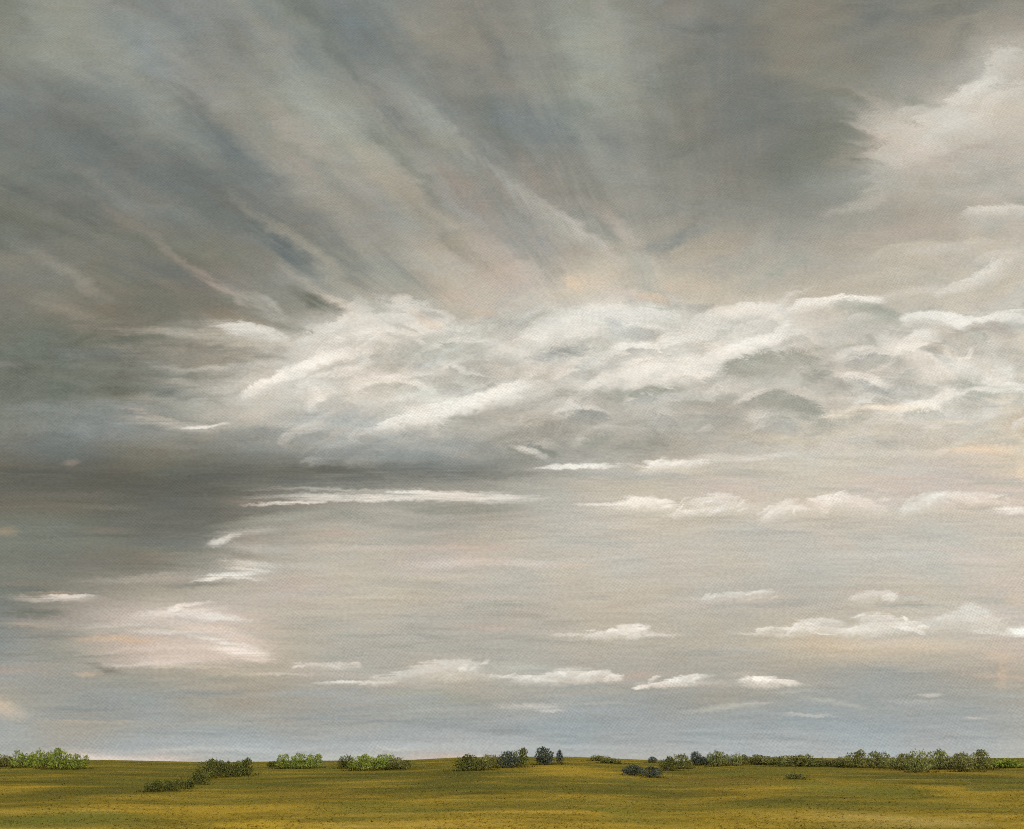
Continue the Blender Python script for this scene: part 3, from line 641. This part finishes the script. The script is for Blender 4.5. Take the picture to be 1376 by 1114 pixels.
def build_ground():
    xs = np.unique(np.concatenate([np.linspace(-4000, -160, 14), np.linspace(-160, 160, 290), np.linspace(160, 4000, 14)]))
    ys = np.unique(np.concatenate([np.linspace(-400, 18, 8), np.linspace(18, 170, 200), np.linspace(170, 330, 24), np.linspace(330, 4000, 12)]))
    X, Y = np.meshgrid(xs, ys)
    Z = ground_z(X, Y)
    verts = np.stack([X, Y, Z], -1).reshape(-1, 3).tolist()
    n = len(xs)
    faces = [(i * n + j, i * n + j + 1, (i + 1) * n + j + 1, (i + 1) * n + j) for i in range(len(ys) - 1) for j in range(n - 1)]
    m, N = material('meadow_soil')
    bs = N.new('BsdfPrincipled')
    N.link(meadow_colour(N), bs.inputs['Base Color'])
    bs.inputs['Roughness'].default_value = 0.95
    bs.inputs['Specular IOR Level'].default_value = 0.02
    geo = N.new('NewGeometry')
    bump = N.new('Bump')
    bump.inputs['Strength'].default_value = 0.4
    bump.inputs['Distance'].default_value = 0.12
    N.link(N.noise(N.scaled(geo.outputs['Position'], 1.6, 1.0, 0.0), 1.0, 4.0, 0.6), bump.inputs['Height'])
    N.link(bump.outputs[0], bs.inputs['Normal'])
    out = N.new('OutputMaterial')
    N.link(bs.outputs[0], out.inputs[0])
    o = link_mesh('meadow_ground', verts, faces, m, smooth=True)
    o['kind'] = 'structure'
build_ground()

# ------------------------------------------------------------------ bushes along the crest
def leaf_material(name, dark, mid, light):
    m, N = material(name)
    geo = N.new('NewGeometry')
    info = N.new('ObjectInfo')
    rp = N.new('ValToRGB')
    rp.color_ramp.elements.new(0.5)
    for e, p, c in zip(rp.color_ramp.elements, (0.05, 0.5, 0.95), (dark, mid, light)):
        e.position = p
        e.color = (*c, 1)
    tc = N.new('TexCoord')
    clump = N.noise(tc.outputs['Object'], 3.2, 2.0)
    f = N.math('ADD', N.math('MULTIPLY', geo.outputs['Random Per Island'], 0.55), N.math('MULTIPLY_ADD', N.math('SUBTRACT', clump, 0.5), 1.6, 0.22))
    N.link(f, rp.inputs[0])
    bs = N.new('BsdfPrincipled')
    N.link(rp.outputs[0], bs.inputs['Base Color'])
    bs.inputs['Roughness'].default_value = 0.6
    bs.inputs['Specular IOR Level'].default_value = 0.2
    tl = N.new('BsdfTranslucent')
    N.link(rp.outputs[0], tl.inputs[0])
    mx = N.new('MixShader')
    mx.inputs[0].default_value = 0.35
    N.link(bs.outputs[0], mx.inputs[1])
    N.link(tl.outputs[0], mx.inputs[2])
    out = N.new('OutputMaterial')
    N.link(mx.outputs[0], out.inputs[0])
    return m

LEAF = {
    'lime': leaf_material('lime_leaves', (0.10, 0.118, 0.012), (0.19, 0.215, 0.022), (0.33, 0.345, 0.055)),
    'pale': leaf_material('pale_leaves', (0.125, 0.122, 0.026), (0.20, 0.195, 0.046), (0.29, 0.285, 0.09)),
    'olive': leaf_material('olive_leaves', (0.11, 0.10, 0.02), (0.17, 0.155, 0.032), (0.25, 0.23, 0.06)),
    'green': leaf_material('deep_green_leaves', (0.062, 0.062, 0.009), (0.098, 0.096, 0.013), (0.155, 0.15, 0.025)),
    'slate': leaf_material('slate_green_leaves', (0.044, 0.049, 0.027), (0.068, 0.074, 0.040), (0.105, 0.112, 0.06)),
}
def bark_material():
    m, N = material('bark')
    tc = N.new('TexCoord')
    bs = N.new('BsdfPrincipled')
    N.link(N.mix(N.noise(N.scaled(tc.outputs['Object'], 9, 9, 2), 1.0, 3.0), (0.045, 0.035, 0.02, 1), (0.12, 0.09, 0.05, 1)), bs.inputs['Base Color'])
    bs.inputs['Roughness'].default_value = 0.9
    out = N.new('OutputMaterial')
    N.link(bs.outputs[0], out.inputs[0])
    return m
BARK = bark_material()

def tube(verts, faces, pts, r0, r1, k=5):
    base = len(verts)
    for i, p in enumerate(pts):
        r = r0 + (r1 - r0) * i / (len(pts) - 1)
        for j in range(k):
            a = 2 * math.pi * j / k
            verts.append((p[0] + r * math.cos(a), p[1] + r * math.sin(a), p[2]))
    for i in range(len(pts) - 1):
        for j in range(k):
            a, b = base + i * k + j, base + i * k + (j + 1) % k
            faces.append((a, b, b + k, a + k))
    faces.append([base + (len(pts) - 1) * k + j for j in range(k)])

# crown shapes in a bush one metre high and two half-widths of 0.5: lobes (x, y, z, rx, ry, rz)
def lobes(form, rnd):
    if form == 'upright':
        n = rnd.randint(3, 4)
        L = [((i - (n - 1) / 2) * 0.8 / n + rnd.uniform(-.05, .05), rnd.uniform(-.2, .2), rnd.uniform(.4, .55), .19, .2, rnd.uniform(.32, .45)) for i in range(n)]
        return L + [(-.2, 0, .26, .3, .36, .28), (.2, 0, .26, .3, .36, .28)]
    if form == 'round':
        return [(0, 0, .55, .40, .38, .42), (-.22, .05, .42, .28, .28, .3), (.24, -.05, .40, .28, .28, .3), (.08, .1, .78, .22, .22, .2), (0, 0, .25, .46, .38, .26)]
    if form == 'narrow':
        return [(0, 0, .35, .38, .36, .35), (.03, 0, .6, .26, .26, .3), (-.05, 0, .82, .15, .15, .18)]
    if form == 'low':
        return [(rnd.uniform(-.36, .36), rnd.uniform(-.2, .2), rnd.uniform(.3, .55), .24, .24, rnd.uniform(.3, .42)) for _ in range(5)] + [(0, 0, .25, .48, .34, .26)]
    return [(-.12, 0, .45, .34, .32, .40), (.16, .05, .55, .26, .26, .36), (rnd.uniform(-.2, .2), 0, .78, .18, .18, .2), (0, 0, .26, .48, .38, .28)]      # leaning

def bush_meshes(form, seed):
    rnd = random.Random(seed)
    verts, faces = [], []
    for (cx, cy, cz, rx, ry, rz) in lobes(form, rnd):
        for _ in range(int(95 + 1500 * rx * rz)):
            while True:
                d = Vector((rnd.gauss(0, 1), rnd.gauss(0, 1), rnd.gauss(0, 1)))
                if d.length > 1e-3:
                    break
            d.normalize()
            r = rnd.uniform(.35, 1.0) ** .5 * (1 + .14 * math.sin(7 * d.x + 3 * cx) * math.sin(6 * d.z + seed))
            if rnd.random() < .06:
                r *= 1.15
            p = Vector((cx + d.x * rx * r, cy + d.y * ry * r, max(.02, cz + d.z * rz * r)))
            up = Vector((rnd.gauss(0, .5), rnd.gauss(0, .5), 1 + rnd.random())).normalized()
            side = up.cross(Vector((rnd.gauss(0, 1), rnd.gauss(0, 1), .1))).normalized()
            l, w_ = rnd.uniform(.035, .075), rnd.uniform(.016, .03)
            b = len(verts)
            verts += [p - up * l * .6, p + side * w_, p + up * l, p - side * w_]
            faces.append((b, b + 1, b + 2, b + 3))
    fm = bpy.data.meshes.new('foliage')
    fm.from_pydata(verts, [], faces)
    sv, sf = [], []
    for k in range(4):
        ex, ey = rnd.uniform(-.32, .32), rnd.uniform(-.2, .2)
        h = .8 if form == 'narrow' else rnd.uniform(.5, .7)
        tube(sv, sf, [(ex * .12, ey * .12, -.06), (ex * .4, ey * .4, h * .4), (ex, ey, h)], .03, .008)
    sm = bpy.data.meshes.new('stem')
    sm.from_pydata(sv, [], sf)
    sm.materials.append(BARK)
    return fm, sm

VARIANTS = {}
def bush(px, top, base, half, form, leaf, label, name='bush', cat='bush', group='bushes along the crest of the meadow'):
    global seed_n
    pool = VARIANTS.setdefault((form, leaf), [])
    if len(pool) < 5:
        fm, sm = bush_meshes(form, len(VARIANTS) * 17 + len(pool))
        fm.materials.append(LEAF[leaf])
        r = bpy.data.objects.new(name, None)
        f = bpy.data.objects.new('foliage', fm)
        s = bpy.data.objects.new('stem', sm)
        pool.append((r, f, s))
    else:
        r, f, s = (o.copy() for o in pool[(px * 7) % 5])
        r.name = name
    for o in (r, f, s):
        COL.objects.link(o)
    f.parent = r
    s.parent = r
    p = ground_at(px, base)
    h = (base - top) / FPX * p.y
    wx = (2.9 if px > 1005 else 2.5) * half / FPX * p.y
    r.location = p
    r.rotation_euler = (0, 0, math.radians((px * 37) % 360) if form in ('round', 'narrow') else math.radians((px * 13) % 50 - 25))
    r.scale = (wx, max(wx, .6 * h) * .9, h * .88)
    r['label'], r['category'], r['group'] = label, cat, group

BUSHES = [
 (4, 1012, 1031, 15, 'low', 'olive', 'olive bush cut by the left edge of the picture, beside the lime ones'),
 (30, 1006, 1032, 12, 'upright', 'lime', 'first lime green bush of the far left clump, beside the olive one at the edge'),
 (44, 1011, 1032, 9, 'upright', 'lime', 'small low lime bush between two taller ones in the far left clump'),
 (60, 1003, 1033, 10, 'upright', 'lime', 'tall narrow lime bush in the middle of the far left clump'),
 (77, 1003, 1034, 11, 'leaning', 'lime', 'tall broad lime bush right of the narrow tall one in the far left clump'),
 (93, 1011, 1034, 9, 'upright', 'lime', 'second to last lime bush at the right end of the far left clump'),
 (106, 1009, 1033, 9, 'upright', 'lime', 'last lime bush of the far left clump, bare pale horizon on its right'),
 (206, 1046, 1064, 10, 'low', 'green', 'lowest and leftmost dark green bush of the row trailing down the slope'),
 (228, 1046, 1063, 10, 'upright', 'green', 'second dark green bush from the low end of the row trailing down the slope'),
 (249, 1043, 1060, 10, 'low', 'green', 'third dark green bush from the low end of the row trailing down the slope'),
 (268, 1035, 1054, 12, 'leaning', 'green', 'dark green bush on the slope just below the dark clump meeting the sky'),
 (276, 1018, 1046, 12, 'leaning', 'green', 'leftmost bush of the dark green clump left of centre that meets the sky'),
 (293, 1017, 1045, 12, 'upright', 'green', 'second bush from the left in the dark green clump that meets the sky'),
 (310, 1017, 1044, 12, 'upright', 'green', 'third bush from the left in the dark green clump that meets the sky'),
 (327, 1017, 1042, 12, 'leaning', 'green', 'rightmost bush of the dark green clump left of centre that meets the sky'),
 (369, 1021, 1031, 9, 'low', 'green', 'tiny low scrub bush just left of the lime trio on the skyline'),
 (384, 1011, 1033, 11, 'upright', 'lime', 'left bush of the lime trio standing alone on the skyline'),
 (407, 1008, 1033, 12, 'upright', 'lime', 'middle and tallest bush of the lime trio on the skyline'),
 (422, 1012, 1032, 10, 'leaning', 'lime', 'right bush of the lime trio on the skyline'),
 (464, 1012, 1033, 8, 'upright', 'green', 'narrow darker bush at the left end of the lime row left of centre'),
 (484, 1012, 1036, 13, 'leaning', 'lime', 'broad lime bush next to the narrow dark one in the row left of centre'),
 (503, 1014, 1035, 11, 'low', 'lime', 'lowest lime bush in the middle of the row left of centre'),
 (518, 1010, 1034, 11, 'upright', 'lime', 'tallest lime bush near the right end of the row left of centre'),
 (536, 1015, 1034, 13, 'low', 'olive', 'wide olive bush ending the row left of centre on the right'),
 (628, 1012, 1036, 15, 'leaning', 'green', 'wide dark olive green bush left of the two slate coloured centre shrubs'),
 (646, 1014, 1035, 11, 'low', 'olive', 'low olive bush between the wide dark one and the slate shrub at the centre'),
 (658, 1010, 1032, 8, 'upright', 'olive', 'thin upright olive bush touching the left slate shrub at the centre'),
 (752, 1007, 1027, 7, 'narrow', 'slate', 'narrow pointed slate green bush right of the round dark shrub'),
 (805, 1013, 1023, 10, 'low', 'olive', 'small low olive scrub on the golden rise right of centre'),
 (823, 1015, 1026, 12, 'low', 'olive', 'second small scrub at the right foot of the golden rise'),
 (852, 1027, 1042, 13, 'round', 'slate', 'left one of two dark bushes sunk in the hollow right of centre'),
 (877, 1029, 1045, 12, 'leaning', 'slate', 'right one of two dark bushes sunk in the hollow right of centre'),
 (877, 1016, 1025, 6, 'round', 'slate', 'tiny dark bush alone on the skyline above the hollow'),
 (898, 1015, 1036, 10, 'leaning', 'green', 'dark green bush on the right lip of the hollow'),
 (914, 1012, 1033, 13, 'round', 'olive', 'rounded olive bush right of the dark one on the lip of the hollow'),
 (936, 1009, 1028, 10, 'round', 'slate', 'dark slate bush left of the pale feathery one right of centre'),
 (949, 1013, 1028, 8, 'low', 'slate', 'smaller dark slate bush touching the pale feathery one'),
 (964, 1003, 1030, 10, 'upright', 'pale', 'tall pale green feathery bush right of the dark slate pair'),
 (985, 1010, 1029, 10, 'upright', 'pale', 'shorter pale green bush just right of the tall feathery one'),
 (999, 1013, 1025, 6, 'round', 'green', 'tiny dark bush between the pale bushes and the long low hedge row'),
 (1020, 1012, 1028, 17, 'low', 'olive', 'wide low bush that starts the long row reaching the right edge'),
 (1045, 1015, 1028, 14, 'low', 'olive', 'second low bush of the long row, shallower than its neighbours'),
 (1071, 1011, 1030, 18, 'low', 'olive', 'wide mound of a bush in the left part of the long row'),
 (1072, 1036, 1047, 11, 'low', 'olive', 'dark green bush down on the slope in front of the long row'),
 (1096, 1017, 1030, 10, 'low', 'olive', 'small low bush right of the wide mound in the long row'),
 (1117, 1016, 1030, 13, 'low', 'olive', 'low bush between a tiny one and the tall olive one leaning right'),
 (1134, 1014, 1031, 11, 'low', 'olive', 'olive bush touching the left side of the first tall leaning one'),
 (1151, 1006, 1032, 12, 'leaning', 'olive', 'tall olive bush leaning right, first tall one of the long row'),
 (1182, 1008, 1032, 13, 'leaning', 'olive', 'second tall olive bush of the long row, rounded on top'),
 (1202, 1013, 1033, 10, 'upright', 'pale', 'short pale bush between the second tall olive bush and a brownish one'),
 (1217, 1011, 1035, 11, 'round', 'olive', 'brownish olive round bush just left of the tallest green one on the right'),
 (1234, 1003, 1038, 11, 'upright', 'pale', 'tallest green bush of the right part of the long row'),
 (1261, 1005, 1034, 14, 'leaning', 'pale', 'bush with a sweeping top right of the tallest one'),
 (1280, 1014, 1034, 11, 'low', 'olive', 'low olive bush between the sweeping one and the next tall pair'),
 (1296, 1010, 1037, 13, 'round', 'olive', 'rounded left bush of the last tall pair near the right edge'),
 (1319, 1005, 1034, 13, 'leaning', 'olive', 'taller right bush of the last tall pair near the right edge'),
 (1353, 1015, 1032, 19, 'low', 'lime', 'broad flat lime bush at the right edge of the picture'),
]
for b in BUSHES:
    bush(*b)
bush(682, 1008, 1032, 13, 'round', 'slate', 'left slate grey green shrub at the centre, beside a taller dark green one', 'dark_shrub', 'shrub', 'dark shrubs at the centre of the crest')
bush(698, 1003, 1031, 11, 'leaning', 'green', 'tall dark green shrub just left of the gap at the centre', 'dark_shrub', 'shrub', 'dark shrubs at the centre of the crest')
bush(732, 1002, 1028, 15, 'round', 'slate', 'large round slate grey green shrub right of the gap at the centre', 'dark_shrub', 'shrub', 'dark shrubs at the centre of the crest')

# ------------------------------------------------------------------ grass
def build_grass():
    rng = np.random.default_rng(5)
    n = 40000
    y = 22.0 / (1 - rng.random(n) * (1 - 22.0 / 128.0))          # thins out with distance, even on the picture
    x = (rng.random(n) * 2 - 1) * (0.56 * y + 2)
    keep = rng.random(n) < 0.35 + 0.65 * (np.sin(x * 0.8 + 2 * np.sin(y * 0.5)) * np.sin(y * 0.9) > -0.2)
    x, y = x[keep], y[keep]
    m0 = len(x)
    feet = [(o.location.x, o.location.y, o.scale.x, o.scale.z) for o in bpy.data.objects if o.type == 'EMPTY']
    tops = []
    for bx, by, bw, bh in feet:                                      # long rough grass round the feet of the bushes
        k = int(80 * bw)
        x = np.concatenate([x, bx + rng.normal(0, 0.36 * bw, k)])
        tops.append(rng.uniform(0.06, 0.26, k) * min(1.0, bh))
        y = np.concatenate([y, by + rng.normal(-0.25, 0.35, k)])
    n = len(x)
    z = ground_z(x, y) - 0.006
    h = rng.uniform(0.015, 0.05, n)
    h[m0:] = np.concatenate(tops)
    wd = rng.uniform(0.012, 0.03, n) * (1 + y / 90)
    a = rng.random(n) * np.pi
    lean = rng.normal(0, 0.11, (n, 2))
    v = np.empty((n, 3, 3))
    v[:, 0] = np.stack([x - np.cos(a) * wd, y - np.sin(a) * wd, z], -1)
    v[:, 1] = np.stack([x + np.cos(a) * wd, y + np.sin(a) * wd, z], -1)
    v[:, 2] = np.stack([x + lean[:, 0], y + lean[:, 1], z + h], -1)
    f = np.arange(n * 3).reshape(-1, 3)
    m, N = material('meadow_grass')
    bs = N.new('BsdfPrincipled')
    geo = N.new('NewGeometry')
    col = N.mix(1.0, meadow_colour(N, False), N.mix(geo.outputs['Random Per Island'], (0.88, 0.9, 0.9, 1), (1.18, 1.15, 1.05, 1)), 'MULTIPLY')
    N.link(col, bs.inputs['Base Color'])
    bs.inputs['Roughness'].default_value = 0.8
    bs.inputs['Specular IOR Level'].default_value = 0.02
    # blades stand in for a soft sward: shade them with the lie of the field
    nm = N.vmath('NORMALIZE', N.vmath('ADD', N.vmath('SCALE', geo.outputs['Normal'], scale=0.35), (0.0, 0.0, 0.9)))
    N.link(nm, bs.inputs['Normal'])
    tl = N.new('BsdfTranslucent')
    N.link(col, tl.inputs[0])
    mx = N.new('MixShader')
    mx.inputs[0].default_value = 0.5
    N.link(bs.outputs[0], mx.inputs[1])
    N.link(tl.outputs[0], mx.inputs[2])
    out = N.new('OutputMaterial')
    N.link(mx.outputs[0], out.inputs[0])
    o = link_mesh('grass', v.reshape(-1, 3).tolist(), f.tolist(), m)
    o['kind'] = 'stuff'
    o['label'] = 'short olive and ochre grass covering the whole meadow'
    o['category'] = 'grass'
build_grass()
